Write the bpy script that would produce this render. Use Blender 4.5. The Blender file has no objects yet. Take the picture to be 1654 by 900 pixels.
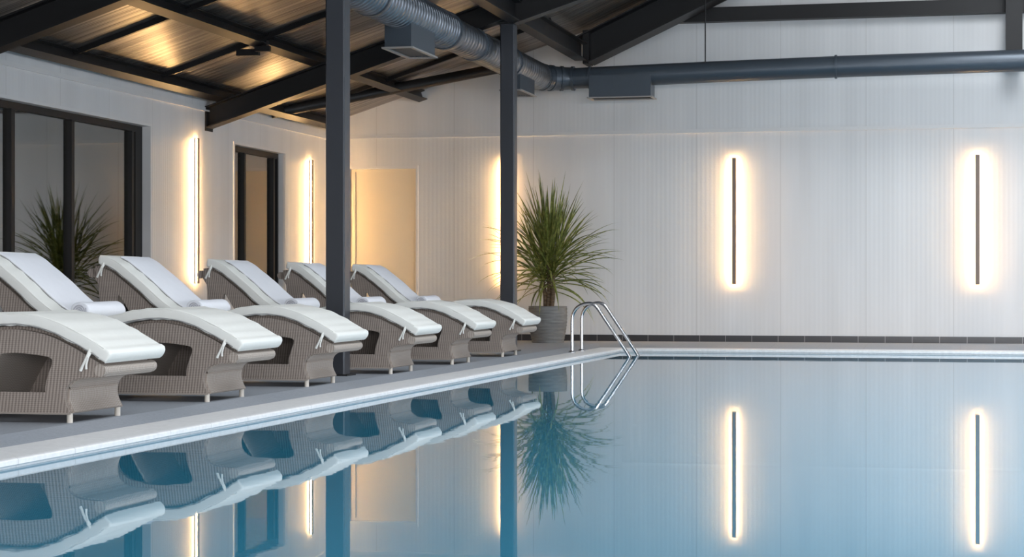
import bpy, bmesh, math, random
from mathutils import Vector, Matrix
random.seed(7)
S = bpy.context.scene
PI = math.pi
# ------------------------------------------------------------------ camera
F_PX = 3150.0
YAW = math.atan(737.0 / F_PX)
cam_d = bpy.data.cameras.new('camera')
cam = bpy.data.objects.new('camera', cam_d)
S.collection.objects.link(cam)
cam_d.sensor_width = 36.0
cam_d.lens = F_PX / 1654.0 * 36.0
cam_d.shift_y = (462 - 450) / 1654.0
cam_d.clip_start = 0.05
cam_d.clip_end = 200
cam.location = (0, 0, 0.77)
cam.rotation_euler = (PI / 2, 0, YAW)
S.camera = cam
# ------------------------------------------------------------------ world and daylight
W = bpy.data.worlds.new('sky')
S.world = W
W.use_nodes = True
bg = W.node_tree.nodes['Background']
bg.inputs[0].default_value = (0.8, 0.88, 1.0, 1)
bg.inputs[1].default_value = 1.0


def area(name, loc, rot, sx, sy, power, col):
    l = bpy.data.lights.new(name, 'AREA')
    l.shape = 'RECTANGLE'
    l.size = sx
    l.size_y = sy
    l.energy = power
    l.color = col
    o = bpy.data.objects.new(name, l)
    o.location = loc
    o.rotation_euler = rot
    S.collection.objects.link(o)
    return o


# daylight entering through the glazed right wall, the glazed wall behind the camera and the ridge skylight
area('daylight_right', (11.6, 14.0, 1.9), (0, PI / 2, 0), 3.0, 24.0, 420, (0.88, 0.93, 1.0))
area('daylight_front', (3.0, -4.6, 1.9), (PI / 2, 0, 0), 11.0, 3.0, 760, (0.95, 0.95, 0.97))
# fill lights added in the rooms behind the left wall to lighten the glass
area('side_room_fill', (-11.2, 18.2, 2.95), (0, 0, 0), 0.6, 3.0, 190, (1.0, 0.86, 0.68))
area('side_room_fill', (-11.2, 24.3, 2.95), (0, 0, 0), 0.6, 1.5, 90, (1.0, 0.78, 0.52))
area('daylight_ridge', (1.0, 12.5, 7.45), (0, 0, 0), 1.6, 22.0, 950, (0.90, 0.95, 1.0))
# ------------------------------------------------------------------ exposure
S.view_settings.view_transform = 'Standard'
S.view_settings.look = 'None'
S.view_settings.exposure = 1.13
S.view_settings.gamma = 1.0
S.view_settings.use_curve_mapping = False


# ------------------------------------------------------------------ materials
def mat(name, col, rough=0.6, metal=0.0, spec=0.5):
    m = bpy.data.materials.new(name)
    m.use_nodes = True
    b = m.node_tree.nodes['Principled BSDF']
    b.inputs['Base Color'].default_value = (*col, 1)
    b.inputs['Roughness'].default_value = rough
    b.inputs['Metallic'].default_value = metal
    b.inputs['Specular IOR Level'].default_value = spec
    return m


class NT:
    def __init__(s, m):
        s.m = m
        s.t = m.node_tree
        s.b = s.t.nodes.get('Principled BSDF')

    def n(s, typ, **k):
        o = s.t.nodes.new(typ)
        for a, v in k.items():
            setattr(o, a, v)
        return o

    def l(s, a, b):
        s.t.links.new(a, b)

    def coord(s, scale=(1, 1, 1), which='Object'):
        c = s.n('ShaderNodeTexCoord')
        mp = s.n('ShaderNodeMapping')
        mp.inputs['Scale'].default_value = scale
        s.l(c.outputs[which], mp.inputs[0])
        return mp.outputs[0]

    def noise(s, vec, scale, detail=3, rough=0.5):
        o = s.n('ShaderNodeTexNoise')
        o.inputs['Scale'].default_value = scale
        o.inputs['Detail'].default_value = detail
        o.inputs['Roughness'].default_value = rough
        s.l(vec, o.inputs['Vector'])
        return o.outputs['Fac']

    def ramp(s, fac, stops):
        r = s.n('ShaderNodeValToRGB')
        e = r.color_ramp.elements
        while len(e) < len(stops):
            e.new(0.5)
        for i, (p, c) in enumerate(stops):
            e[i].position = p
            e[i].color = (*c, 1) if len(c) == 3 else c
        s.l(fac, r.inputs[0])
        return r.outputs[0]

    def math(s, op, a, b=None):
        o = s.n('ShaderNodeMath', operation=op)
        for i, v in enumerate((a, b)):
            if v is None:
                continue
            if isinstance(v, (int, float)):
                o.inputs[i].default_value = v
            else:
                s.l(v, o.inputs[i])
        return o.outputs[0]

    def mixc(s, fac, a, b):
        o = s.n('ShaderNodeMix', data_type='RGBA')
        if isinstance(fac, (int, float)):
            o.inputs[0].default_value = fac
        else:
            s.l(fac, o.inputs[0])
        for i, v in ((6, a), (7, b)):
            if isinstance(v, tuple):
                o.inputs[i].default_value = (*v, 1)
            else:
                s.l(v, o.inputs[i])
        return o.outputs[2]

    def bump(s, h, strength, dist, to=None):
        o = s.n('ShaderNodeBump')
        o.inputs['Strength'].default_value = strength
        o.inputs['Distance'].default_value = dist
        s.l(h, o.inputs['Height'])
        s.l(o.outputs[0], (to or s.b.inputs['Normal']))
        return o

    def sep(s, vec):
        o = s.n('ShaderNodeSeparateXYZ')
        s.l(vec, o.inputs[0])
        return o.outputs

    def stripe(s, v, period, phase=0.0):
        """0..1 sine along scalar v with the given period"""
        a = s.math('MULTIPLY', v, 2 * PI / period)
        a = s.math('ADD', a, phase)
        a = s.math('SINE', a)
        a = s.math('MULTIPLY', a, 0.5)
        return s.math('ADD', a, 0.5)

    def line(s, v, period, width, off=0.0):
        """1 inside a thin line of given width each period"""
        a = s.math('ADD', v, off + 1000 * period)
        a = s.math('MODULO', a, period)
        return s.math('LESS_THAN', a, width)


def wall_mat(name, axis):
    m = mat(name, (0.70, 0.695, 0.69), 0.42)
    t = NT(m)
    v = t.sep(t.coord())
    a = v[axis]
    s1 = t.stripe(a, 0.062)
    s2 = t.stripe(a, 0.31)
    j = t.line(a, 1.155, 0.012, 0.20)
    nz = t.noise(t.coord((1, 1, 0.1)), 3.0, 4)
    c = t.ramp(nz, [(0.3, (0.66, 0.655, 0.65)), (0.7, (0.73, 0.725, 0.72))])
    c = t.mixc(j, c, (0.60, 0.59, 0.58))
    t.l(c, t.b.inputs['Base Color'])
    h = t.math('ADD', s1, t.math('MULTIPLY', s2, 1.2))
    h = t.math('SUBTRACT', h, t.math('MULTIPLY', j, 2.0))
    t.bump(h, 0.13, 0.004)
    return m


M = {}
M['wall_x'] = wall_mat('ribbed white cladding along x', 0)
M['wall_y'] = wall_mat('ribbed white cladding along y', 1)
M['white'] = mat('white painted metal', (0.72, 0.71, 0.70), 0.4)
M['steel'] = mat('charcoal painted steel', (0.012, 0.0115, 0.012), 0.45, 0, 0.32)
M['frame'] = mat('black window frame', (0.010, 0.010, 0.010), 0.5, 0, 0.3)
M['seal'] = mat('grey seal', (0.10, 0.105, 0.10), 0.5)
M['bronze'] = mat('bronze lamp cover', (0.19, 0.145, 0.115), 0.45, 0.3)
M['chrome'] = mat('polished stainless steel', (0.58, 0.58, 0.60), 0.24, 1.0)
M['door'] = mat('cream door leaf', (0.78, 0.67, 0.50), 0.5)
M['foot'] = mat('pale plastic foot', (0.62, 0.57, 0.50), 0.4)
M['trimr'] = mat('rattan edge binding', (0.30, 0.26, 0.225), 0.5)
M['grille'] = mat('dark grille', (0.05, 0.045, 0.043), 0.5)
M['soil'] = mat('dark soil', (0.03, 0.022, 0.015), 0.9)
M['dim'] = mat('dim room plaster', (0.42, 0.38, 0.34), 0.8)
M['column'] = mat('charcoal column paint', (0.034, 0.036, 0.043), 0.38)
M['curtain'] = fabric0 = mat('pale curtain', (0.62, 0.57, 0.50), 0.8)
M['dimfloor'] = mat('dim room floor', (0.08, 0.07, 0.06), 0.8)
M['tan'] = mat('pale flange paint', (0.30, 0.28, 0.26), 0.4)

m = mat('galvanised duct', (0.20, 0.22, 0.25), 0.36, 0.85)
t = NT(m)
nz = t.noise(t.coord((1, 1, 1)), 9, 3)
t.l(t.ramp(nz, [(0.3, (0.15, 0.165, 0.19)), (0.7, (0.25, 0.27, 0.30))]), t.b.inputs['Base Color'])
M['duct'] = m
m = mat('dark duct paint', (0.07, 0.086, 0.105), 0.36, 0.35)
M['duct_dark'] = m

# roof sheeting: ribs run down the slope (along x), so they repeat along y
m = mat('ribbed metal roof sheet', (0.30, 0.27, 0.24), 0.31, 0.75)
t = NT(m)
v = t.sep(t.coord())
rib = t.stripe(v[1], 0.14)
fine = t.stripe(v[1], 0.047)
nz = t.noise(t.coord((0.25, 9, 0.25)), 1.6, 4)
c = t.ramp(nz, [(0.3, (0.07, 0.065, 0.06)), (0.7, (0.38, 0.35, 0.32))])  # strong streaks in the colour imitate highlights along the ribs
j = t.line(v[1], 1.115, 0.02, 0.10)
c = t.mixc(j, c, (0.05, 0.045, 0.04))
t.l(c, t.b.inputs['Base Color'])
h = t.math('ADD', t.math('MULTIPLY', rib, 1.0), t.math('MULTIPLY', fine, 0.5))
t.bump(h, 0.5, 0.010)
M['roof'] = m

# deck
m = mat('blue grey deck tiles', (0.20, 0.22, 0.25), 0.55)
t = NT(m)
co = t.coord()
v = t.sep(co)
nz = t.noise(co, 60, 3, 0.7)
n2 = t.noise(co, 2.0, 3)
c = t.ramp(nz, [(0.3, (0.265, 0.29, 0.33)), (0.7, (0.36, 0.39, 0.435))])
c2 = t.mixc(t.math('MULTIPLY', n2, 0.35), c, (0.30, 0.30, 0.30))
j = t.math('MAXIMUM', t.line(v[0], 0.6, 0.006, 0.1), t.line(v[1], 0.6, 0.006, 0.1))
c3 = t.mixc(t.math('MULTIPLY', j, 0.25), c2, (0.10, 0.10, 0.11))
t.l(c3, t.b.inputs['Base Color'])
t.bump(nz, 0.3, 0.002)
M['deck'] = m

m = mat('pale stone coping', (0.66, 0.65, 0.63), 0.38)
t = NT(m)
co = t.coord()
v = t.sep(co)
nz = t.noise(co, 25, 4, 0.65)
n2 = t.noise(co, 3, 3, 0.6)
c = t.ramp(nz, [(0.35, (0.80, 0.80, 0.80)), (0.65, (0.90, 0.90, 0.90))])
c = t.mixc(t.math('MULTIPLY', n2, 0.15), c, (0.5, 0.48, 0.45))
j = t.line(v[1], 0.6, 0.005, 0.0)
c = t.mixc(t.math('MULTIPLY', j, 0.5), c, (0.35, 0.34, 0.33))
t.l(c, t.b.inputs['Base Color'])
t.bump(nz, 0.15, 0.001)
M['coping'] = m

# baseboard tiles
m = mat('dark baseboard tile', (0.035, 0.034, 0.036), 0.3)
t = NT(m)
v = t.sep(t.coord())
j = t.math('MAXIMUM', t.line(v[0], 0.36, 0.010, 0.02), t.line(v[1], 0.36, 0.010, 0.0))
t.l(t.mixc(j, (0.035, 0.034, 0.037), (0.22, 0.21, 0.21)), t.b.inputs['Base Color'])
M['basetile'] = m

# pool tiles
m = mat('blue pool mosaic', (0.05, 0.25, 0.42), 0.3)
t = NT(m)
v = t.sep(t.coord())
j = t.math('MAXIMUM', t.line(v[0], 0.15, 0.008), t.line(v[1], 0.15, 0.008))
t.l(t.mixc(j, (0.04, 0.26, 0.45), (0.25, 0.45, 0.58)), t.b.inputs['Base Color'])
M['pool'] = m

# water: fresnel mirror over a blue body that is partly see-through to the basin
m = bpy.data.materials.new('pool water')
m.use_nodes = True
t = NT(m)
t.t.nodes.remove(t.b)
out = t.t.nodes['Material Output']
co = t.coord((0.55, 1.6, 1))
n1 = t.noise(co, 1.7, 2, 0.4)
n2 = t.noise(co, 7.0, 2, 0.5)
h = t.math('ADD', n1, t.math('MULTIPLY', n2, 0.22))
bp = t.n('ShaderNodeBump')
bp.inputs['Strength'].default_value = 0.05
bp.inputs['Distance'].default_value = 0.005
t.l(h, bp.inputs['Height'])
fr = t.n('ShaderNodeFresnel')
fr.inputs['IOR'].default_value = 1.7
gl = t.n('ShaderNodeBsdfGlossy')
gl.inputs['Roughness'].default_value = 0.012
gl.inputs['Color'].default_value = (0.96, 0.98, 1.0, 1)
t.l(bp.outputs[0], gl.inputs['Normal'])
df = t.n('ShaderNodeBsdfDiffuse')
df.inputs['Color'].default_value = (0.035, 0.235, 0.36, 1)
tr = t.n('ShaderNodeBsdfTransparent')
tr.inputs['Color'].default_value = (0.35, 0.75, 0.9, 1)
mx = t.n('ShaderNodeMixShader')
mx.inputs[0].default_value = 0.88
t.l(tr.outputs[0], mx.inputs[1])
t.l(df.outputs[0], mx.inputs[2])
m2 = t.n('ShaderNodeMixShader')
t.l(fr.outputs[0], m2.inputs[0])
t.l(mx.outputs[0], m2.inputs[1])
t.l(gl.outputs[0], m2.inputs[2])
t.l(m2.outputs[0], out.inputs[0])
M['water'] = m

# window glass
m = bpy.data.materials.new('window glass')
m.use_nodes = True
t = NT(m)
t.t.nodes.remove(t.b)
out = t.t.nodes['Material Output']
fr = t.n('ShaderNodeFresnel')
fr.inputs['IOR'].default_value = 3.8
gl = t.n('ShaderNodeBsdfGlossy')
gl.inputs['Roughness'].default_value = 0.02
nz = t.noise(t.coord(), 0.8, 1)
bp = t.n('ShaderNodeBump')
bp.inputs['Strength'].default_value = 0.02
bp.inputs['Distance'].default_value = 0.05
t.l(nz, bp.inputs['Height'])
t.l(bp.outputs[0], gl.inputs['Normal'])
gl.inputs['Color'].default_value = (0.95, 0.93, 0.9, 1)
tr = t.n('ShaderNodeBsdfTransparent')
tr.inputs['Color'].default_value = (0.92, 0.91, 0.88, 1)
m2 = t.n('ShaderNodeMixShader')
t.l(fr.outputs[0], m2.inputs[0])
t.l(tr.outputs[0], m2.inputs[1])
t.l(gl.outputs[0], m2.inputs[2])
t.l(m2.outputs[0], out.inputs[0])
M['glass'] = m

# clear glazing of the daylight walls
m = bpy.data.materials.new('clear glazing')
m.use_nodes = True
t = NT(m)
t.t.nodes.remove(t.b)
tr = t.n('ShaderNodeBsdfTransparent')
gl = t.n('ShaderNodeBsdfGlossy')
gl.inputs['Roughness'].default_value = 0.02
mx = t.n('ShaderNodeMixShader')
mx.inputs[0].default_value = 0.07
t.l(tr.outputs[0], mx.inputs[1])
t.l(gl.outputs[0], mx.inputs[2])
t.l(mx.outputs[0], t.t.nodes['Material Output'].inputs[0])
M['clear'] = m

# lamp diffuser
m = bpy.data.materials.new('warm led diffuser')
m.use_nodes = True
t = NT(m)
t.b.inputs['Base Color'].default_value = (0.8, 0.75, 0.65, 1)
t.b.inputs['Emission Color'].default_value = (1.0, 0.59, 0.23, 1)
t.b.inputs['Emission Strength'].default_value = 80.0
M['led'] = m


# woven rattan
def rattan(name, c0, c1):
    m = mat(name, c0, 0.62)
    t = NT(m)
    co = t.coord()
    v = t.sep(co)
    # the uprights lean a little with the height, as on the curved front leg
    lean = t.math('MULTIPLY', v[2], 0.12)
    u = t.math('SUBTRACT', v[0], lean)
    w = t.math('MAXIMUM', t.stripe(u, 0.020), 0.0)
    wy = t.stripe(v[1], 0.020)
    nrm = t.n('ShaderNodeNewGeometry')
    ob = t.n('ShaderNodeVectorTransform', vector_type='NORMAL', convert_from='WORLD', convert_to='OBJECT')
    t.l(nrm.outputs['Normal'], ob.inputs[0])
    ny = t.math('ABSOLUTE', t.sep(ob.outputs[0])[1])
    side = t.math('GREATER_THAN', ny, 0.6)
    a = t.math('MULTIPLY', w, side)
    b = t.math('MULTIPLY', wy, t.math('SUBTRACT', 1.0, side))
    up = t.math('ADD', a, b)
    hz = t.stripe(v[2], 0.011)
    nz = t.noise(co, 120, 2, 0.6)
    h = t.math('ADD', up, t.math('MULTIPLY', hz, 0.45))
    f = t.math('ADD', t.math('MULTIPLY', up, 0.55), t.math('MULTIPLY', hz, 0.25))
    f = t.math('ADD', f, t.math('MULTIPLY', nz, 0.25))
    t.l(t.ramp(f, [(0.12, c0), (0.85, c1)]), t.b.inputs['Base Color'])
    t.bump(h, 0.4, 0.003)
    return m


M['rattan'] = rattan('woven taupe rattan', (0.16, 0.127, 0.106), (0.37, 0.312, 0.27))
M['rattan_lit'] = rattan('lit woven rattan', (0.27, 0.225, 0.19), (0.45, 0.39, 0.34))  # same wicker, paler: daylight on front and inner sheets put into the colour


def fabric(name, col, sc=350, bs=0.25):
    m = mat(name, col, 0.85, 0, 0.2)
    t = NT(m)
    co = t.coord()
    nz = t.noise(co, sc, 2, 0.6)
    n2 = t.noise(co, 14, 3, 0.55)
    d = tuple(c * 0.90 for c in col)
    t.l(t.mixc(t.math('MULTIPLY', n2, 0.5), col, d), t.b.inputs['Base Color'])
    h = t.math('ADD', t.math('MULTIPLY', nz, 0.2), n2)
    t.bump(h, bs, 0.006)
    return m


M['cushion'] = fabric('off white cushion cloth', (0.84, 0.835, 0.785))
M['piping'] = mat('grey piping', (0.30, 0.30, 0.29), 0.8)
M['towel_groove'] = mat('towel groove shade', (0.50, 0.50, 0.54), 0.9)  # darker than the towel: shade in the roll's grooves, painted
M['towel'] = fabric('white terry towel', (0.86, 0.87, 0.91), 260, 0.5)

m = mat('grey ribbed pot', (0.27, 0.28, 0.28), 0.6)
t = NT(m)
co = t.coord()
nz = t.noise(t.coord((1, 1, 8)), 5, 4, 0.6)
t.l(t.ramp(nz, [(0.3, (0.12, 0.122, 0.12)), (0.7, (0.22, 0.222, 0.215))]), t.b.inputs['Base Color'])
M['pot'] = m
m = mat('yucca leaf', (0.08, 0.13, 0.03), 0.42)
t = NT(m)
nz = t.noise(t.coord((3, 3, 2)), 5.5, 3, 0.6)
t.l(t.ramp(nz, [(0.25, (0.05, 0.068, 0.015)), (0.5, (0.15, 0.18, 0.035)), (0.75, (0.38, 0.38, 0.12))]),
    t.b.inputs['Base Color'])
M['leaf'] = m
m = mat('fibrous brown trunk', (0.12, 0.08, 0.05), 0.85)
t = NT(m)
nz = t.noise(t.coord((4, 4, 30)), 4, 3)
t.l(t.ramp(nz, [(0.3, (0.05, 0.032, 0.018)), (0.7, (0.20, 0.14, 0.085))]), t.b.inputs['Base Color'])
t.bump(nz, 0.6, 0.01)
M['trunk'] = m


# ------------------------------------------------------------------ mesh helpers
def wl(o):
    p = Vector((0, 0, 0))
    while o is not None:
        p = p + o.location
        o = o.parent
    return p


class MB:
    def __init__(s):
        s.v = []
        s.f = []

    def add(s, vs, fs):
        k = len(s.v)
        s.v += [tuple(p) for p in vs]
        s.f += [tuple(i + k for i in f) for f in fs]

    def box(s, x0, x1, y0, y1, z0, z1):
        s.add([(x0, y0, z0), (x1, y0, z0), (x1, y1, z0), (x0, y1, z0),
               (x0, y0, z1), (x1, y0, z1), (x1, y1, z1), (x0, y1, z1)],
              [(0, 3, 2, 1), (4, 5, 6, 7), (0, 1, 5, 4), (1, 2, 6, 5), (2, 3, 7, 6), (3, 0, 4, 7)])

    def bar(s, p0, p1, side, up, w0, w1, h0, h1):
        """box along p0-p1, spanning w0..w1 along side and h0..h1 along up"""
        p0, p1, side, up = Vector(p0), Vector(p1), Vector(side), Vector(up)
        vs = []
        for p in (p0, p1):
            for a, b in ((w0, h0), (w1, h0), (w1, h1), (w0, h1)):
                vs.append(p + side * a + up * b)
        s.add(vs, [(0, 1, 2, 3), (7, 6, 5, 4), (0, 4, 5, 1), (1, 5, 6, 2), (2, 6, 7, 3), (3, 7, 4, 0)])

    def ibeam(s, p0, p1, side, up, width, depth, tf=0.014, tw=0.010):
        s.bar(p0, p1, side, up, -width / 2, width / 2, 0, tf)
        s.bar(p0, p1, side, up, -width / 2, width / 2, depth - tf, depth)
        s.bar(p0, p1, side, up, -tw / 2, tw / 2, tf, depth - tf)

    def tube(s, pts, r, n=16, caps=True):
        pts = [Vector(p) for p in pts]
        N = len(pts)
        rr = r if isinstance(r, (list, tuple)) else [r] * N
        tn = []
        for i in range(N):
            a = pts[max(0, i - 1)]
            b = pts[min(N - 1, i + 1)]
            tn.append((b - a).normalized())
        ref = Vector((0, 0, 1)) if abs(tn[0].z) < 0.9 else Vector((1, 0, 0))
        nx = (ref - tn[0] * ref.dot(tn[0])).normalized()
        vs = []
        for i in range(N):
            nx = (nx - tn[i] * nx.dot(tn[i])).normalized()
            ny = tn[i].cross(nx)
            for k in range(n):
                a = 2 * PI * k / n
                vs.append(pts[i] + (nx * math.cos(a) + ny * math.sin(a)) * rr[i])
        fs = []
        for i in range(N - 1):
            for k in range(n):
                a = i * n + k
                b = i * n + (k + 1) % n
                fs.append((a, b, b + n, a + n))
        if caps:
            fs.append(tuple(range(n))[::-1])
            fs.append(tuple((N - 1) * n + k for k in range(n)))
        s.add(vs, fs)

    def lathe(s, prof, cx, cy, n=40):
        vs = []
        fs = []
        for r, z in prof:
            for k in range(n):
                a = 2 * PI * k / n
                vs.append((cx + r * math.cos(a), cy + r * math.sin(a), z))
        for i in range(len(prof) - 1):
            for k in range(n):
                a = i * n + k
                b = i * n + (k + 1) % n
                fs.append((a, b, b + n, a + n))
        fs.append(tuple(range(n))[::-1])
        fs.append(tuple((len(prof) - 1) * n + k for k in range(n)))
        s.add(vs, fs)

    def plate(s, outer, holes, fn):
        """outer/holes: 2-D loops; fn(a, b, side) with side 0/1 gives the 3-D point"""
        bm = bmesh.new()
        loops = []
        for lp in [outer] + holes:
            vv = [bm.verts.new((a, b, 0)) for a, b in lp]
            for i in range(len(vv)):
                bm.edges.new((vv[i], vv[(i + 1) % len(vv)]))
            loops.append([tuple(p) for p in lp])
        bmesh.ops.triangle_fill(bm, use_beauty=True, use_dissolve=False, edges=bm.edges[:], normal=(0, 0, 1))
        bm.verts.index_update()
        co = [(v.co.x, v.co.y) for v in bm.verts]
        fs = [tuple(v.index for v in f.verts) for f in bm.faces]
        bm.free()
        n = len(co)
        s.add([fn(a, b, 0) for a, b in co], fs)
        s.add([fn(a, b, 1) for a, b in co], [f[::-1] for f in fs])
        for lp in loops:
            k = len(lp)
            s.add([fn(a, b, 0) for a, b in lp] + [fn(a, b, 1) for a, b in lp],
                  [(i, (i + 1) % k, (i + 1) % k + k, i + k) for i in range(k)])

    def strip(s, pts, n0, n1, v0, v1, rad=0.0, seg=4, wob=0.0, inset=0.0):
        """pad that follows the (u, z) curve pts, spans v0..v1 in y and n0..n1 along the curve normal"""
        P = [Vector((p[0], 0, p[1])) for p in pts]
        N = len(P)
        hw = (v1 - v0) / 2
        cv = (v0 + v1) / 2
        hn = (n1 - n0) / 2
        cn = (n0 + n1) / 2
        r = min(rad, hn * 0.98)
        rings = []

        def section(sc):
            out = []
            if r <= 0:
                return [(-hw * 1, -hn), (hw, -hn), (hw, hn), (-hw, hn)]
            for (sx, sz, a0) in ((1, -1, -PI / 2), (1, 1, 0), (-1, 1, PI / 2), (-1, -1, PI)):
                for k in range(seg + 1):
                    a = a0 + k * (PI / 2) / seg
                    x = sx * (hw - r) + r * math.cos(a)
                    z = sz * (hn - r) + r * math.sin(a)
                    out.append((x - (1 - sc) * r * (1 if x > 0 else -1), z * sc))
                # extra points along long top and bottom sides keep the pad smooth
            return out
        seq = []
        for i in range(N):
            a = P[max(0, i - 1)]
            b = P[min(N - 1, i + 1)]
            tg = (b - a).normalized()
            nm = Vector((-tg.z, 0, tg.x))
            if nm.z < 0 and abs(tg.x) > 0.3:
                nm = -nm
            seq.append((P[i], tg, nm, 1.0))
        if r > 0:
            p, tg, nm, _ = seq[0]
            q, tg2, nm2, _ = seq[-1]
            pre = [(p - tg * r * math.sin(x) + tg * r, tg, nm, math.cos(x)) for x in (1.3, 1.0, 0.65, 0.3)]
            post = [(q + tg2 * r * math.sin(x) - tg2 * r, tg2, nm2, math.cos(x)) for x in (0.3, 0.65, 1.0, 1.3)]
            seq = pre + [(p + tg * r, tg, nm, 1.0)] + seq[1:-1] + [(q - tg2 * r, tg2, nm2, 1.0)] + post
        vs = []
        for i, (p, tg, nm, sc) in enumerate(seq):
            for (x, z) in section(sc):
                w = 0.0
                if wob and abs(z) > hn * 0.3:
                    w = wob * (math.sin(i * 1.7 + x * 9) * 0.5 + math.sin(i * 0.63 + x * 21) * 0.5) * (abs(x) / hw)
                q = p + nm * (cn + z + w)
                vs.append((q.x, cv + x, q.z))
        n = len(section(1))
        fs = []
        for i in range(len(seq) - 1):
            for k in range(n):
                a = i * n + k
                b = i * n + (k + 1) % n
                fs.append((a, b, b + n, a + n))
        fs.append(tuple(range(n))[::-1])
        fs.append(tuple((len(seq) - 1) * n + k for k in range(n)))
        s.add(vs, fs)

    def build(s, name, m, parent=None, loc=None, smooth=35, recalc=True):
        me = bpy.data.meshes.new(name)
        if parent is not None:
            off = wl(parent)
        else:
            if loc is None:
                xs = [p[0] for p in s.v]
                ys = [p[1] for p in s.v]
                zs = [p[2] for p in s.v]
                loc = ((min(xs) + max(xs)) / 2, (min(ys) + max(ys)) / 2, min(zs))
            off = Vector(loc)
        me.from_pydata([(p[0] - off.x, p[1] - off.y, p[2] - off.z) for p in s.v], [], s.f)
        bm = bmesh.new()
        bm.from_mesh(me)
        if recalc:
            bmesh.ops.recalc_face_normals(bm, faces=bm.faces)
        bm.to_mesh(me)
        bm.free()
        if smooth:
            me.polygons.foreach_set('use_smooth', [True] * len(me.polygons))
            me.set_sharp_from_angle(angle=math.radians(smooth))
        me.materials.append(m)
        o = bpy.data.objects.new(name, me)
        S.collection.objects.link(o)
        if parent is not None:
            o.parent = parent
        else:
            o.location = off
        return o


def tag(o, label=None, cat=None, group=None, kind=None):
    if label:
        o['label'] = label
    if cat:
        o['category'] = cat
    if group:
        o['group'] = group
    if kind:
        o['kind'] = kind
    return o


def empty(name, loc, rz=0.0):
    o = bpy.data.objects.new(name, None)
    o.empty_display_size = 0.1
    o.location = loc
    o.rotation_euler = (0, 0, rz)
    S.collection.objects.link(o)
    return o


def kids(o):
    return [c for c in bpy.data.objects if c.parent == o]


def copy_tree(o, parent=None):
    c = o.copy()
    S.collection.objects.link(c)
    c.parent = parent
    for ch in kids(o):
        copy_tree(ch, c)
    return c


def structure(o):
    o['kind'] = 'structure'
    return o


def catmull(pts, k=5):
    out = []
    P = [pts[0]] + list(pts) + [pts[-1]]
    for i in range(1, len(P) - 2):
        p0, p1, p2, p3 = P[i - 1], P[i], P[i + 1], P[i + 2]
        for j in range(k):
            t_ = j / k
            out.append(tuple(0.5 * ((2 * p1[d]) + (-p0[d] + p2[d]) * t_ + (2 * p0[d] - 5 * p1[d] + 4 * p2[d] - p3[d]) * t_ ** 2
                                    + (-p0[d] + 3 * p1[d] - 3 * p2[d] + p3[d]) * t_ ** 3) for d in range(len(p1))))
    out.append(tuple(pts[-1]))
    return out


# ------------------------------------------------------------------ the room shell
XL, XR, YF, YB = -9.0, 11.0, -4.0, 26.84
RX = 1.0                                     # ridge


def roof_z(x):
    """underside of the roof sheet"""
    if x > RX:
        x = 2 * RX - x
    if x < -5.2:
        return 3.11 + 0.325 * (x + 9.0)
    return 3.11 + 0.325 * 3.8 + 0.46 * (x + 5.2)


PX0, PX1, PY0, PY1 = -4.35, 6.4, 1.6, 24.75   # pool
CW = 0.33                                    # coping width
WZ = -0.083                                   # water level

CZ = -0.036                                   # the coping lies a little below the deck, which slopes down to it
ox0, ox1, oy0, oy1 = PX0 - CW, PX1 + CW, PY0 - CW, PY1 + CW


def rings(mb, loops):
    vs, fs = [], []
    for (xa, xb, ya, yb, z) in loops:
        vs += [(xa, ya, z), (xb, ya, z), (xb, yb, z), (xa, yb, z)]
    n = len(loops)
    for i in range(n):
        j = (i + 1) % n
        for k in range(4):
            l_ = (k + 1) % 4
            fs.append((i * 4 + k, i * 4 + l_, j * 4 + l_, j * 4 + k))
    mb.add(vs, fs)


b = MB()
ex = (XL - .3, XR + .3, YF - .3, YB + .3)
rings(b, [(ox0, ox1, oy0, oy1, -.25), (ox0, ox1, oy0, oy1, CZ), (ox0 - .19, ox1 + .19, oy0 - .19, oy1 + .9, 0),
          (*ex, 0), (*ex, -.25)])
structure(b.build('floor', M['deck'], loc=(0, 0, 0), smooth=0))

# coping: a slab with a rounded nose, a shadow groove below it and a lower strip at the water line
prof = [(CW, -0.25), (CW, CZ + .002), (0.02, CZ + .002), (0.006, CZ - .003), (0.0, CZ - .011), (0.0, CZ - .032), (0.005, CZ - .037),
        (0.012, CZ - .038), (0.012, -0.25)]
b = MB()
rings(b, [(PX0 - d, PX1 + d, PY0 - d, PY1 + d, z) for d, z in prof])
structure(b.build('pool_coping', M['coping'], loc=(0, 0, 0)))

b = MB()
b.box(PX0 - .10, PX0 + .012, PY0 - .1, PY1 + .1, -1.5, -0.12)
b.box(PX1 - .012, PX1 + .1, PY0 - .1, PY1 + .1, -1.5, -0.12)
b.box(PX0 + .012, PX1 - .012, PY0 - .1, PY0 + .012, -1.5, -0.12)
b.box(PX0 + .012, PX1 - .012, PY1 - .012, PY1 + .1, -1.5, -0.12)
b.box(PX0 - .1, PX1 + .1, PY0 - .1, PY1 + .1, -1.6, -1.5)
structure(b.build('pool_basin', M['pool'], loc=(0, 0, 0)))

b = MB()
x0, x1, y0, y1 = PX0 - .011, PX1 + .011, PY0 - .011, PY1 + .011
b.add([(x0, y0, WZ), (x1, y0, WZ), (x1, y1, WZ), (x0, y1, WZ)], [(0, 1, 2, 3)])
structure(b.build('pool_water', M['water'], loc=(0, 0, 0), smooth=0, recalc=False))

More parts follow.
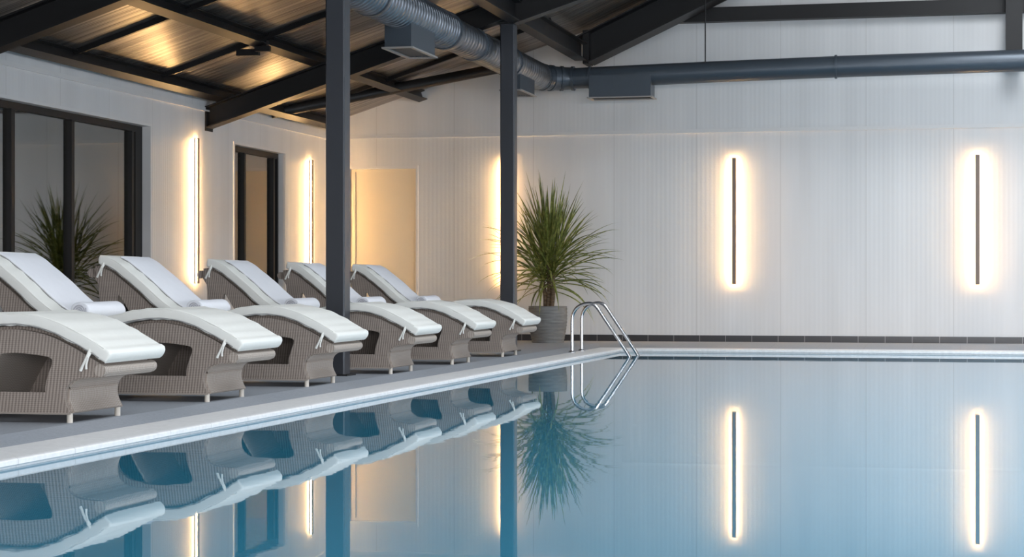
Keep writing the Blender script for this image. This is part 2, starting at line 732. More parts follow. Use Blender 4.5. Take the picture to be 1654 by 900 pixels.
# ceiling: two low slopes over the aisles, two steeper slopes over the pool
b = MB()
xs = [XL - .35, -5.2, RX - .8, RX - .8, -5.2, XL - .35]
for sgn in (1, -1):
    def X(x):
        return x if sgn > 0 else 2 * RX - x
    P2 = [(XL - .35, roof_z(XL - .35)), (-5.2, roof_z(-5.2)), (RX - .8, roof_z(RX - .8)),
          (RX - .8, roof_z(RX - .8) + .1), (-5.2, roof_z(-5.2) + .1), (XL - .35, roof_z(XL - .35) + .1)]
    vs = [(X(x), YF - .3, z) for x, z in P2] + [(X(x), YB + .3, z) for x, z in P2]
    b.add(vs, [(0, 1, 7, 6), (1, 2, 8, 7), (2, 3, 9, 8), (3, 4, 10, 9), (4, 5, 11, 10), (5, 0, 6, 11),
               (0, 1, 4, 5), (1, 2, 3, 4), (6, 7, 10, 11), (7, 8, 9, 10)])
zr = roof_z(RX - .8)
b.box(RX - .8, RX + .8, YF - .3, 1.2, zr, zr + .1)
b.box(RX - .8, RX + .8, 23.8, YB + .3, zr, zr + .1)
structure(b.build('ceiling', M['roof'], loc=(0, 0, 0), smooth=0))
b = MB()
b.box(RX - .8, RX + .8, 1.2, 23.8, zr + .04, zr + .06)
structure(b.build('window_4', M['clear'], loc=(0, 0, 0), smooth=0))

# back wall with the door opening
DX0, DX1, DZ = -8.70, -7.68, 2.46


def gable(t0, t1):
    xs = [XL - .25, -5.2, RX, 2 * RX + 5.2, XR + .25]
    lo = [(XL - .25, 0), (DX0, 0), (DX0, DZ), (DX1, DZ), (DX1, 0), (XR + .25, 0)]
    return lo + [(x, roof_z(x) + .02) for x in xs[::-1]]


b = MB()
b.plate(gable(0, 0), [], lambda a, c, s_: (a, YB + 0.22 * s_, c))
structure(b.build('wall_back', M['wall_x'], loc=(0, YB, 0), smooth=0))
# left wall with the two glazed openings
W1 = (14.72, 20.513, 0.10, 2.574)
W2 = (23.107, 24.98, 0.10, 2.56)


def rect(w):
    return [(w[0], w[2]), (w[1], w[2]), (w[1], w[3]), (w[0], w[3])]


b = MB()
zt = roof_z(XL) + .01
b.plate([(YF - .25, 0), (YB, 0), (YB, zt), (YF - .25, zt)], [rect(W1), rect(W2)],
        lambda a, c, s_: (XL - 0.22 * s_, a, c))
structure(b.build('wall_left', M['wall_y'], loc=(XL, 0, 0), smooth=0))
# glazed right wall and glazed wall behind the camera
WR = (2.0, 26.0, 0.35, 2.85)
b = MB()
b.plate([(YF - .25, 0), (YB, 0), (YB, zt), (YF - .25, zt)], [rect(WR)], lambda a, c, s_: (XR + 0.22 * s_, a, c))
structure(b.build('wall_right', M['wall_y'], loc=(XR, 0, 0), smooth=0))
WF = (-5.5, 8.5, 0.35, 2.85)
b = MB()
xs = [XL - .25, -5.2, RX, 2 * RX + 5.2, XR + .25]
b.plate([(XL - .25, 0), (XR + .25, 0)] + [(x, roof_z(x) + .02) for x in xs[::-1]], [rect(WF)],
        lambda a, c, s_: (a, YF - 0.22 * s_, c))
structure(b.build('wall_front', M['wall_x'], loc=(0, YF, 0), smooth=0))
b = MB()
b.box(XR + .10, XR + .115, WR[0], WR[1], WR[2], WR[3])
w3 = structure(b.build('window_3', M['clear'], smooth=0))
b = MB()
for k in range(13):
    y = WR[0] + k * 2.0
    b.box(XR + .07, XR + .15, y - .03, y + .03, WR[2], WR[3])
b.box(XR + .07, XR + .15, WR[0], WR[1], WR[2], WR[2] + .06)
b.box(XR + .07, XR + .15, WR[0], WR[1], WR[3] - .06, WR[3])
b.build('window_frame', M['frame'], w3, smooth=0)
b = MB()
b.box(WF[0], WF[1], YF - .115, YF - .10, WF[2], WF[3])
w5 = structure(b.build('window_5', M['clear'], smooth=0))
b = MB()
for k in range(8):
    x = WF[0] + k * 2.0
    b.box(x - .03, x + .03, YF - .15, YF - .07, WF[2], WF[3])
b.box(WF[0], WF[1], YF - .15, YF - .07, WF[2], WF[2] + .06)
b.box(WF[0], WF[1], YF - .15, YF - .07, WF[3] - .06, WF[3])
b.build('window_frame', M['frame'], w5, smooth=0)


# windows in the left wall
def side_window(idx, w, mulls, label):
    root = structure(empty('window_%d' % idx, (XL - .11, (w[0] + w[1]) / 2, w[2])))
    y0, y1, z0, z1 = w
    xa, xb = XL - .15, XL - .09
    b = MB()
    b.box(xa, xb, y0, y1, z1 - .075, z1)
    b.box(xa, xb, y0, y1, z0, z0 + .08)
    b.box(xa, xb, y0, y0 + .05, z0 + .08, z1 - .075)
    b.box(xa, xb, y1 - (.19 if idx == 1 else .05), y1, z0 + .08, z1 - .075)
    b.build('window_frame', M['frame'], root, smooth=0)
    edges = [y0 + .05] + mulls + [y1 - .05]
    for mu in mulls:
        b = MB()
        b.box(xa - .01, xb + .015, mu - .055, mu - .012, z0 + .08, z1 - .075)
        b.box(xa - .01, xb - .005, mu + .012, mu + .055, z0 + .08, z1 - .075)
        mo = b.build('mullion', M['frame'], root, smooth=0)
        b = MB()
        b.box(xa, xb + .002, mu - .012, mu + .012, z0 + .08, z1 - .075)
        b.build('seal', M['seal'], mo, smooth=0)
    b = MB()
    b.box(xa + .02, xa + .028, y0 + .05, y1 - .05, z0 + .08, z1 - .075)
    g = b.build('pane', M['glass'], root, smooth=0)
    g['label'] = 'clear glass pane'
    # thin metal reveal around the opening
    b = MB()
    b.box(XL - .09, XL + .012, y1 - .004, y1 + .03, z0, z1 + .03)
    b.box(XL - .09, XL + .012, y0 - .03, y0 + .004, z0, z1 + .03)
    b.box(XL - .09, XL + .012, y0, y1, z1 - .004, z1 + .03)
    b.box(XL - .09, XL + .02, y0 - .03, y1 + .03, z0 - .03, z0 + .004)
    b.build('window_reveal', M['white'], root, smooth=0)
    return root


side_window(1, W1, [16.12, 17.44, 18.75, 20.25], '')
side_window(2, W2, [23.72, 24.80], '')
# the dim room behind the glass
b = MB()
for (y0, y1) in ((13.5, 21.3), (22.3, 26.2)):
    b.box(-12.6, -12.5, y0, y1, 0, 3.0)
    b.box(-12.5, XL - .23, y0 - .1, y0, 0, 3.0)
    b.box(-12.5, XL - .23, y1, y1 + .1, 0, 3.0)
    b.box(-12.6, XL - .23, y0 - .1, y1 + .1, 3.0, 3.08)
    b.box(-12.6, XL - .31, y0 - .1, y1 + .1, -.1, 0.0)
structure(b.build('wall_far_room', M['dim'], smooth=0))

b = MB()
vs = []
for k in range(41):
    y = 20.18 + .42 * k / 40
    x = XL - .38 + .028 * math.sin(k * .95)
    vs += [(x, y, .03), (x, y, 2.62)]
b.add(vs, [(2 * k, 2 * k + 2, 2 * k + 3, 2 * k + 1) for k in range(40)])
b.add([(x - .006, y, z) for x, y, z in vs], [(2 * k, 2 * k + 1, 2 * k + 3, 2 * k + 2) for k in range(40)])
tag(b.build('curtain', M['curtain'], smooth=60), 'pale curtain gathered behind the glass of the long window', 'curtain')

# door in the back wall
b = MB()
b.box(DX0, DX1, YB + .07, YB + .12, 0.01, DZ)
d1 = structure(b.build('door_1', M['door'], smooth=0))
b = MB()
b.box(DX0 - .035, DX0 + .01, YB - .012, YB + .07, 0.0, DZ + .03)
b.box(DX1 - .01, DX1 + .022, YB - .012, YB + .07, 0.0, DZ + .03)
b.box(DX0 + .01, DX1 - .01, YB - .012, YB + .07, DZ - .01, DZ + .03)
b.build('door_frame', M['white'], d1, smooth=0)
b = MB()
b.box(DX0 + .03, DX0 + .09, YB + .04, YB + .07, 0.02, DZ - .05)
b.build('door_stop', M['door'], d1, smooth=0)
b = MB()
b.tube([(DX0 + .13, YB + .07, 1.05), (DX0 + .13, YB + .02, 1.05), (DX0 + .24, YB + .02, 1.05)], .01, 10)
b.build('door_handle', M['chrome'], d1)

# trims and baseboards
b = MB()
b.box(XL + .02, XR, YB - .022, YB, 2.885, 2.905)
b.box(XL + .02, XR, YB - .012, YB, 2.905, 2.935)
structure(b.build('trim_1', M['white'], smooth=0))
b = MB()
b.box(XL, XL + .022, YF, YB, 2.885, 2.905)
b.box(XL, XL + .012, YF, YB, 2.905, 2.935)
structure(b.build('trim_2', M['white'], smooth=0))
b = MB()
b.box(XL, DX0 - .035, YB - .014, YB, 0, .088)
b.box(DX1 + .022, XR, YB - .014, YB, 0, .088)
structure(b.build('baseboard_back', M['basetile'], loc=(0, 0, 0), smooth=0))
b = MB()
b.box(XL, XL + .014, YF, YB - .014, 0, .085)
structure(b.build('baseboard_left', M['basetile'], loc=(0, 0, 0), smooth=0))

# ------------------------------------------------------------------ roof steel
SL = math.hypot(1, .325)
UPL = Vector((-.325 / SL, 0, 1 / SL))
YV = Vector((0, 1, 0))


def raf_z(x):
    return 2.67 + .325 * (x + 9.03)


rafters = [(15.9, 'dark steel rafter nearest the camera, crossing the upper left corner of the roof'),
           (22.25, 'dark steel rafter rising from the left wall between the two windows to the far column')]
for Y, lab in rafters:
    root = empty('roof_rafter', (XL, Y, raf_z(XL)))
    tag(root, lab, 'beam', 'sloping rafters over the lounger aisle')
    b = MB()
    b.ibeam((XL, Y, raf_z(XL)), (-5.30, Y, raf_z(-5.30)), YV, UPL, .20, .255, .016, .012)
    b.build('rafter_beam', M['steel'], root, smooth=0)
    b = MB()
    b.box(XL - .0, XL + .018, Y - .11, Y + .11, raf_z(XL) - .03, raf_z(XL) + .27)
    b.build('end_plate', M['steel'], root, smooth=0)
# chord of the pool truss, on from the far column and from the near column
SL2 = math.hypot(1, .32)
UP2 = Vector((-.32 / SL2, 0, 1 / SL2))
for Y, lab in ((22.25, 'dark truss chord rising to the right from the top of the far column'),
               (15.9, 'dark truss chord over the pool above the near column')):
    b = MB()
    b.ibeam((-5.16, Y, 3.835), (0.9, Y, 3.835 + .32 * 6.06), YV, UP2, .20, .255, .016, .012)
    tag(b.build('truss_chord', M['steel'], smooth=0), lab, 'beam', 'truss chords over the pool')

# deep gable beam close to the back wall
SG = math.hypot(1, .46)
UPG = Vector((-.46 / SG, 0, 1 / SG))
GY = 26.42
root = empty('gable_rafter', (-5.06, GY, 3.84))
tag(root, 'deep black gable rafter rising steeply to the right in front of the back wall', 'beam')
b = MB()
g0 = Vector((-5.06, GY, 3.83))
b.ibeam(g0, (.46, GY, 3.83 + .46 * 5.52), YV, UPG, .44, .40, .018, .014)
b.build('rafter_beam', M['steel'], root, smooth=0)
b = MB()
b.box(-5.15, -5.065, GY - .16, GY + .16, 3.82, 4.28)
b.build('end_plate', M['steel'], root, smooth=0)

# purlins running the length of the hall
PUR = [(-8.80, 'dark purlin lying along the top of the left wall'),
       (-7.58, 'dark purlin halfway up the aisle roof, with a bracket hanging from it'),
       (-6.35, 'dark purlin above the ventilation duct')]
for x, lab in PUR:
    root = empty('roof_purlin', (x, 11, raf_z(x) + .26))
    tag(root, lab, 'beam', 'purlins under the aisle roof')
    z = raf_z(x) + .275
    b = MB()
    d = roof_z(x) - z - .005
    w = .13
    b.ibeam((x, YF, z), (x, YB, z), UPL.cross(YV) * -1, UPL, w, d - .012, .012, .012)
    b.build('purlin_beam', M['steel'], root, smooth=0)
    if x == -7.58:
        b = MB()
        b.box(x - .06, x + .06, 20.28, 20.36, z - .03, z + .06)
        b.box(x - .30, x - .04, 20.29, 20.35, z - .10, z - .03)
        b.box(x - .05, x + .12, 20.20, 20.26, z - .07, z - .012)
        b.build('bracket', M['steel'], root, smooth=0)
for i, (x, lab) in enumerate(((-3.7, 'dark purlin over the pool edge'), (-2.3, 'dark purlin over the pool, second from the column line'),
                              (-0.8, 'dark purlin over the pool nearest the ridge'))):
    z = roof_z(x) - .19
    b = MB()
    b.ibeam((x, YF, z), (x, GY - .3, z), Vector((1, 0, 0)), Vector((0, 0, 1)), .12, .16, .012, .012)
    tag(b.build('roof_purlin', M['steel'], smooth=0), lab, 'beam', 'purlins under the pool roof')

# longitudinal beam on the column line
root = empty('column_line_beam', (-5.27, 11, 3.86))
tag(root, 'dark steel beam along the column heads, running to the back wall above the duct', 'beam')
b = MB()
b.ibeam((-5.17, YF, 3.86), (-5.17, GY - .17, 3.86), Vector((1, 0, 0)), Vector((0, 0, 1)), .17, .24, .014, .012)
b.build('beam_section', M['steel'], root, smooth=0)

# thin cover strips under the roof sheet
labs = ['thin dark strip under the roof sheet, nearest the camera', 'thin dark strip under the roof sheet above the long window',
        'thin dark strip under the roof sheet ending at the hanging bracket', 'thin dark strip under the roof sheet behind the middle rafter',
        'thin dark strip under the roof sheet nearest the back wall']
for Y, lab in zip((14.0, 18.25, 20.48, 22.95, 25.1), labs):
    b = MB()
    b.bar((XL + .02, Y, roof_z(XL + .02) - .002), (-5.35, Y, roof_z(-5.35) - .002), YV, UPL, -.022, .022, -.055, 0)
    tag(b.build('roof_strip', M['steel'], smooth=0), lab, 'strip', 'thin strips under the aisle roof')

# brace under the roof, from the eave to the back wall
b = MB()
b.tube([(XL + .02, 24.43, 3.06), (-6.0, YB - .02, 3.93)], .072, 16)
tag(b.build('roof_brace', M['steel']), 'round dark brace running from the left eave to the back wall', 'brace')

# horizontal beam across the back wall
b = MB()
b.box(-4.2, 6.2, YB - .12, YB - .002, 4.42, 4.60)
b.box(-4.2, 6.2, YB - .16, YB - .002, 4.40, 4.42)
tag(b.build('wall_beam', M['steel'], smooth=0), 'long dark horizontal beam high across the white back wall', 'beam')
# short post at the right
b = MB()
b.box(.478, .69, GY - .10, GY + .10, 3.72, 6.80)
tag(b.build('gable_post', M['steel'], smooth=0), 'dark grey post at the upper right, ending behind the duct', 'post')

# columns
for Y, ztop, lab in ((15.9, 3.95, 'charcoal square steel column between the fourth and fifth loungers, nearer the camera'),
                     (22.30, 3.95, 'charcoal square steel column behind the farthest lounger and left of the plant')):
    root = empty('steel_column', (-5.28, Y + .085, 0))
    tag(root, lab, 'column', 'steel columns along the lounger row')
    b = MB()
    x0, x1, y0, y1 = -5.362, -5.192, Y, Y + .17
    r = .012
    b.plate([(x0 + r, y0), (x1 - r, y0), (x1, y0 + r), (x1, y1 - r), (x1 - r, y1), (x0 + r, y1), (x0, y1 - r), (x0, y0 + r)],
            [], lambda a, c, s_: (a, c, 0.012 + (ztop - .012) * s_))
    b.build('column_shaft', M['column'], root, smooth=0)
    b = MB()
    b.box(-5.40, -5.155, Y - .035, Y + .205, 0, .014)
    b.build('base_plate', M['steel'], root, smooth=0)
    b = MB()
    b.box(-5.395, -5.16, Y - .03, Y + .20, ztop - .10, ztop - .075)
    b.box(-5.19, -5.17, Y - .03, Y + .20, ztop - .075, ztop + .26)
    for dy in (.03, .14):
        for dz in (.02, .09, .16):
            b.tube([(-5.17, Y + dy, ztop + dz), (-5.155, Y + dy, ztop + dz)], .011, 6)
    b.build('head_bracket', M['steel'], root, smooth=0)

# ------------------------------------------------------------------ ventilation duct
DUX, DUZ, DUY = -5.62, 3.585, 25.95


def ribbed(mb, y0, y1, r, step=.13, amp=.010):
    pts = []
    rr = []
    y = y0
    while y < y1 - 1e-6:
        for dy, k in ((0, 0), (.35, 0), (.45, 1), (.55, 1), (.65, 0)):
            yy = y + dy * step
            if yy < y1:
                pts.append((DUX, yy, DUZ))
                rr.append(r + amp * k)
        y += step
    pts.append((DUX, y1, DUZ))
    rr.append(r)
    mb.tube(pts, rr, 40)


root = empty('ventilation_duct', (DUX, 20, DUZ - .2))
tag(root, 'round metal ventilation duct along the column line, turning right across the back wall', 'duct')
b = MB()
ribbed(b, 2.0, 20.75, .200, .10, .009)
b.build('spiral_duct', M['duct'], root)
b = MB()
b.tube([(DUX, 20.75, DUZ), (DUX, 20.86, DUZ), (DUX, 21.0, DUZ)], [.200, .195, .183], 40)
ribbed(b, 21.0, 25.55, .180, .12, .006)
b.build('spiral_duct', M['duct'], root)
b = MB()
arc = []
for k in range(9):
    a = PI / 2 * k / 8
    arc.append((DUX + .40 - .40 * math.cos(a), 25.55 + .40 * math.sin(a), DUZ))
b.tube(arc, [.178, .176, .174, .170, .166, .162, .158, .153, .150], 32)
for k in (0, 2, 4, 6, 8):
    p = Vector(arc[k])
    a = PI / 2 * k / 8
    tg = Vector((math.sin(a), math.cos(a), 0)) * .018
    b.tube([p - tg, p + tg], .188 - .0028 * k, 32)
b.build('elbow', M['duct_dark'], root)
b = MB()
z1 = DUZ + .02
b.tube([(DUX + .40, DUY, DUZ), (-3.4, DUY, z1 + .02), (-1.6, DUY, z1 + .05), (6.0, DUY, z1 + .11)], .142, 36)
b.build('straight_duct', M['duct_dark'], root)
for (p, q, r) in (((DUX, 18.0, DUZ), (DUX, 18.035, DUZ), .215), ((DUX, 20.72, DUZ), (DUX, 20.76, DUZ), .215),
                  ((DUX, 22.0, DUZ), (DUX, 22.035, DUZ), .196), ((DUX, 23.8, DUZ), (DUX, 23.83, DUZ), .196),
                  ((-5.0, DUY, DUZ + .005), (-4.97, DUY, DUZ + .005), .158), ((-1.71, DUY, z1 + .048), (-1.68, DUY, z1 + .048), .158),
                  ((1.6, DUY, z1 + .075), (1.63, DUY, z1 + .075), .158)):
    b = MB()
    b.tube([p, q], r, 36)
    b.build('joint_flange', M['duct_dark'], root)


def outlet(x0, x1, y0, y1, z0, z1, m):
    b = MB()
    t_ = .012
    b.box(x0, x1, y0, y0 + t_, z0, z1)
    b.box(x0, x1, y1 - t_, y1, z0, z1)
    b.box(x0, x0 + t_, y0 + t_, y1 - t_, z0, z1)
    b.box(x1 - t_, x1, y0 + t_, y1 - t_, z0, z1)
    b.box(x0 + t_, x1 - t_, y0 + t_, y1 - t_, z1 - t_, z1)
    o = b.build('air_outlet', m, root, smooth=0)
    b = MB()
    e = .025
    b.box(x0 - e, x1 + e, y0 - e, y0 + .01, z0 - .016, z0)
    b.box(x0 - e, x1 + e, y1 - .01, y1 + e, z0 - .016, z0)
    b.box(x0 - e, x0 + .01, y0 + .01, y1 - .01, z0 - .016, z0)
    b.box(x1 - .01, x1 + e, y0 + .01, y1 - .01, z0 - .016, z0)
    b.build('outlet_rim', M['tan'], o, smooth=0)
    b = MB()
    n = 6
    along_y = (y1 - y0) > (x1 - x0)
    for k in range(n):
        if along_y:
            xx = x0 + .02 + (x1 - x0 - .04) * (k + .5) / n
            b.bar((xx, y0 + .012, z0 + .01), (xx, y1 - .012, z0 + .01), (.7, 0, .7), (-.7, 0, .7), -.016, .016, -.0015, .0015)
        else:
            yy = y0 + .02 + (y1 - y0 - .04) * (k + .5) / n
            b.bar((x0 + .012, yy, z0 + .01), (x1 - .012, yy, z0 + .01), (0, .7, .7), (0, -.7, .7), -.016, .016, -.0015, .0015)
    b.build('outlet_grille', M['grille'], o, smooth=0)


outlet(-5.76, -5.48, 18.95, 19.85, 3.19, 3.50, M['duct_dark'])
outlet(-5.74, -5.50, 23.95, 24.80, 3.25, 3.50, M['duct_dark'])
outlet(-4.97, -4.13, 25.78, 26.12, 3.31, 3.60, M['duct_dark'])
for i, (x, y, zt_, lab) in enumerate(((-3.42, DUY, 5.0, 'thin dark hanger rod left of the long duct joint, holding the back duct'),)):
    b = MB()
    b.tube([(x, y, 3.75), (x, y, roof_z(x) - .01)], .009, 8)
    b.build('hanger_rod', M['steel'], root)


# ------------------------------------------------------------------ wall lights
def wall_light():
    root = empty('wall_light', (0, 0, 0))
    H = 1.735
    b = MB()
    b.box(-.025, .025, -.048, -.038, 0, H)
    b.build('front_cover', M['bronze'], root, smooth=0)
    b = MB()
    b.box(-.014, .014, -.038, -.017, .008, H - .008)
    o = b.build('light_diffuser', M['led'], root, smooth=0)
    o['label'] = 'glowing warm diffuser'
    b = MB()
    b.box(-.022, .022, -.017, -.006, .002, H - .002)
    for z in (.25, H - .25):
        b.box(-.012, .012, -.006, -.000, z - .04, z + .04)
    b.build('back_plate', M['bronze'], root, smooth=0)
    return root


proto = wall_light()
spots = [((-6.40, YB, .795), 0, 'slim glowing wall light half hidden behind the far column'),
         ((-3.137, YB, .795), 0, 'slim bronze wall light on the back wall, just right of the plant and pool ladder'),
         ((.121, YB, .79), 0, 'slim bronze wall light on the back wall at the right edge'),
         ((XL, 21.835, .80), PI / 2, 'glowing wall light on the left wall between the two windows'),
         ((XL, 25.998, .80), PI / 2, 'glowing wall light on the left wall beyond the narrow window')]
for i, (p, rz, lab) in enumerate(spots):
    o = proto if i == 0 else copy_tree(proto)
    o.location = p
    o.rotation_euler = (0, 0, rz)
    tag(o, lab, 'wall light', 'slim vertical wall lights')

# ------------------------------------------------------------------ loungers
TOP = [(-1.77, .905), (-1.69, .910), (-1.605, .880), (-1.504, .805), (-1.393, .717), (-1.246, .590), (-1.12, .505), (-1.0, .460),
       (-.88, .447), (-.76, .458), (-.631, .484), (-.473, .514), (-.36, .524), (-.27, .520), (-.127, .490), (.013, .430),
       (.11, .378), (.185, .335)]
TOPC = catmull(TOP, 4)
FRONT = [(.185, .335), (.205, .30), (.197, .268), (.15, .262), (.09, .258), (.03, .245), (-.01, .215), (-.028, .17), (-.026, .12),
         (-.008, .078), (.004, .055)]
FRONTC = catmull(FRONT, 3)
PW = .70      # outside width of the frame


def lounger():
    root = empty('sun_lounger', (0, 0, 0))
    outer = TOPC + FRONTC[1:] + [(-.5, .055), (-1.2, .055), (-1.715, .055), (-1.712, .30), (-1.706, .60), (-1.715, .78), (-1.765, .86)]
    hole1 = catmull([(-.150, .172), (-.146, .22), (-.128, .28), (-.108, .335), (-.118, .366), (-.2, .382), (-.33, .392),
                     (-.45, .382), (-.55, .355), (-.62, .31), (-.645, .25), (-.64, .20), (-.60, .172)], 3)
    hole2 = catmull([(-1.562, .13), (-1.560, .42), (-1.560, .62), (-1.548, .70), (-1.505, .645), (-1.450, .56), (-1.36, .46), (-1.24, .37),
                     (-1.10, .31), (-1.0, .27), (-.985, .20), (-1.0, .14), (-1.06, .125)], 3)
    for v0 in (0.0, PW - .035):
        b = MB()
        b.plate(outer, [hole1, hole2] if v0 == 0.0 else [hole2], lambda a, c, s_: (a, v0 + .035 * s_, c))
        o = b.build('side_panel', M['rattan'], root, smooth=30)
        # bound edge along the bottom
        b = MB()
        b.bar((-1.71, v0 + .0175, .052), (-.005, v0 + .0175, .052), (0, 1, 0), (0, 0, 1), -.019, .019, -.004, .006)
        b.build('bottom_trim', M['trimr'], o, smooth=0)
    # woven deck under the cushion
    b = MB()
    b.strip(TOPC, -.020, .020, .060, PW - .060)
    b.build('woven_deck', M['rattan'], root, smooth=30)
    # concave woven front between the side panels
    b = MB()
    b.strip(FRONTC[3:], -.006, .012, .034, PW - .034)
    b.build('front_panel', M['rattan_lit'], root, smooth=30)
    # inner woven sheet seen through the opening
    b = MB()
    b.strip(catmull([(-.40, .46), (-.46, .36), (-.52, .26), (-.58, .15), (-.62, .06)], 3), -.006, .006, .035, PW - .035)
    b.build('inner_panel', M['rattan_lit'], root, smooth=30)
    b = MB()
    b.strip(catmull([(-1.02, .46), (-1.01, .30), (-1.0, .06)], 3), -.006, .006, .035, PW - .035)
    b.build('inner_panel', M['rattan_lit'], root, smooth=30)
    b = MB()
    b.box(-1.715, -1.66, .035, PW - .035, .060, .125)
    b.build('rear_rail', M['rattan'], root, smooth=30)
    # rolled bars at the foot and the head
    b = MB()
    b.tube([(.184, -.004, .298), (.184, PW + .004, .298)], .035, 18)
    o = b.build('foot_bar', M['rattan_lit'], root)
    b = MB()
    b.tube([(-1.775, .0, .872), (-1.775, PW, .872)], .035, 18)
    b.build('head_bar', M['rattan'], root)
    for (x, y) in ((-.016, .035), (-.016, PW - .035), (-1.68, .035), (-1.68, PW - .035)):
        b = MB()
        b.tube([(x, y, .0), (x, y, .062)], .017, 14)
        b.build('foot', M['foot'], root)
    # cushion
    CV = [p for p in TOPC if p[0] > -1.735]
    last = CV[-1]
    CV = CV + [(last[0] + .035, last[1] - .020)]
    b = MB()
    b.strip(CV, .024, .098, -.028, PW + .045, .017, 4, .0065)
    cu = b.build('cushion', M['cushion'], root, smooth=50)
    # seams along the near and far upper edges and the piping below
    for v, n_ in ((-.024, .092), (PW + .041, .092), (-.026, .032), (PW + .043, .032)):
        pts = []
        for i in range(2, len(CV) - 2):
            a = Vector((CV[i - 1][0], 0, CV[i - 1][1]))
            c = Vector((CV[i + 1][0], 0, CV[i + 1][1]))
            tg = (c - a).normalized()
            nm = Vector((-tg.z, 0, tg.x))
            if nm.z < 0:
                nm = -nm
            p = Vector((CV[i][0], v, CV[i][1])) + nm * n_
            pts.append(p)
        b = MB()
        b.tube(pts, .0035, 6)
        b.build('piping', M['piping'] if n_ < .05 else M['cushion'], cu)
    # cloth ties
    for (u, z, s_) in ((.135, .372, 1), (-1.66, .912, -1)):
        b = MB()
        b.tube([(u, -.020, z + .05), (u - .008, -.040, z + .01), (u - .03, -.038, z - .03), (u - .055, -.030, z - .075)],
               [.007, .008, .007, .009], 8)
        b.tube([(u + .005, -.020, z + .03), (u - .005, -.042, z), (u - .018, -.036, z - .04), (u - .020, -.032, z - .065)],
               [.006, .007, .006, .007], 8)
        b.build('tie', M['cushion'], cu)
    return root


lg = lounger()
LX = -4.90
LY = [10.07, 12.10, 14.10, 16.32, 18.40, 20.52]
LLAB = ['wicker sun lounger nearest the camera, its headrest cut off by the left edge',
        'wicker sun lounger second from the camera, white towel roll by the left edge',
        'wicker sun lounger third from the camera, its headrest in front of the long window',
        'wicker sun lounger fourth from the camera, just in front of the near column',
        'wicker sun lounger fifth from the camera, just behind the near column',
        'wicker sun lounger farthest from the camera, nearest the potted plant']
for i, y in enumerate(LY):
    o = lg if i == 0 else copy_tree(lg)
    o.location = (LX, y, 0)
    tag(o, LLAB[i], 'sun lounger', 'wicker sun loungers in a row by the pool')


# towels: one spread over each backrest, one rolled on each seat
def spread_towel():
    root = empty('spread_towel', (0, 0, 0))
    CV = [p for p in TOPC if -1.66 < p[0] < -1.00]
    b = MB()
    b.strip(CV, .1005, .112, .17, PW + .02, .005, 3, .0015)
    b.build('towel_cloth', M['towel'], root, smooth=50)
    # folded hem along the near edge
    pts = []
    for i in range(1, len(CV) - 1):
        tg = (Vector((CV[i + 1][0], 0, CV[i + 1][1])) - Vector((CV[i - 1][0], 0, CV[i - 1][1]))).normalized()
        nm = Vector((-tg.z, 0, tg.x))
        if nm.z < 0:
            nm = -nm
        pts.append(Vector((CV[i][0], .168, CV[i][1])) + nm * .098)
    b = MB()
    b.tube(pts, .0045, 6)
    b.build('hem', M['piping'], root)
    return root


def rolled_towel():
    root = empty('rolled_towel', (0, 0, 0))
    R = .064
    zc = .447 + .092 + R * .95
    b = MB()
    n = 44
    ys = [(.03, .93), (.034, .98), (.045, 1.0), (.20, 1.01), (.36, .99), (.52, 1.01), (.61, 1.0), (.625, .93), (.63, .8)]
    vs = []
    for (y, sc) in ys:
        for k in range(n):
            a = 2 * PI * k / n
            rr = R * sc * (1 + .03 * math.sin(3 * a + y * 4))
            vs.append((rr * 1.06 * math.cos(a) - .93, y, zc + rr * .98 * math.sin(a)))
    fs = []
    for i in range(len(ys) - 1):
        for k in range(n):
            a = i * n + k
            c = i * n + (k + 1) % n
            fs.append((a, c, c + n, a + n))
    fs.append(tuple(range(n)))
    fs.append(tuple((len(ys) - 1) * n + k for k in range(n)))
    b.add(vs, fs)
    b.build('towel_roll', M['towel'], root, smooth=50)
    for yy in (.027, .633):
        b = MB()
        pts = []
        for k in range(70):
            a = k * .28
            r = .006 + (R * .80 - .006) * k / 69
            pts.append((r * math.cos(a) - .93, yy, zc + r * math.sin(a)))
        b.tube(pts, .0045, 6)
        b.build('spiral_groove', M['towel_groove'], root)
    return root


st = spread_towel()
rt = rolled_towel()
WHO = [None, 'second', 'third', 'fourth', 'fifth', 'farthest']
for i, y in enumerate(LY):
    if i == 0:
        continue
    o = st if i == 1 else copy_tree(st)
    o.location = (LX, y, 0)
    r_ = rt if i == 1 else copy_tree(rt)
    r_.location = (LX, y, 0)
    w = WHO[i] + (' lounger from the camera' if i < 5 else ' lounger, nearest the plant')
    tag(o, 'white towel spread over the backrest of the ' + w, 'towel', 'white towels spread over the backrests')
    tag(r_, 'white towel rolled up on the seat of the ' + w, 'towel', 'rolled white towels on the seats')

# ------------------------------------------------------------------ potted plant
PXc, PYc = -5.56, 25.9
root = empty('potted_plant', (PXc, PYc, 0))
tag(root, 'tall spiky yucca in a round grey pot by the back wall, beyond the farthest lounger', 'plant')
b = MB()
prof = []
for k in range(33):
    z = .49 * k / 32
    tt = k / 32
    r = .215 + .055 * math.sin(min(1, tt * 1.25) * PI / 2) - .008 * tt
    r += .0035 * math.sin(tt * 2 * PI * 11)
    prof.append((r, z))
prof += [(.262, .495), (.245, .495), (.238, .44), (.0, .44)]
prof[-1] = (.002, .44)
b.lathe(prof, PXc, PYc, 48)
b.build('pot', M['pot'], root, smooth=60)
b = MB()
b.lathe([(.236, .40), (.236, .447), (.15, .455), (.002, .46)], PXc, PYc, 32)
b.build('soil', M['soil'], root)
STEMS = [((0.00, 0.00), (0.02, .0), 1.22), ((-.035, .02), (-.09, .03), 1.02), ((.05, -.02), (.10, -.03), 1.10)]
b = MB()
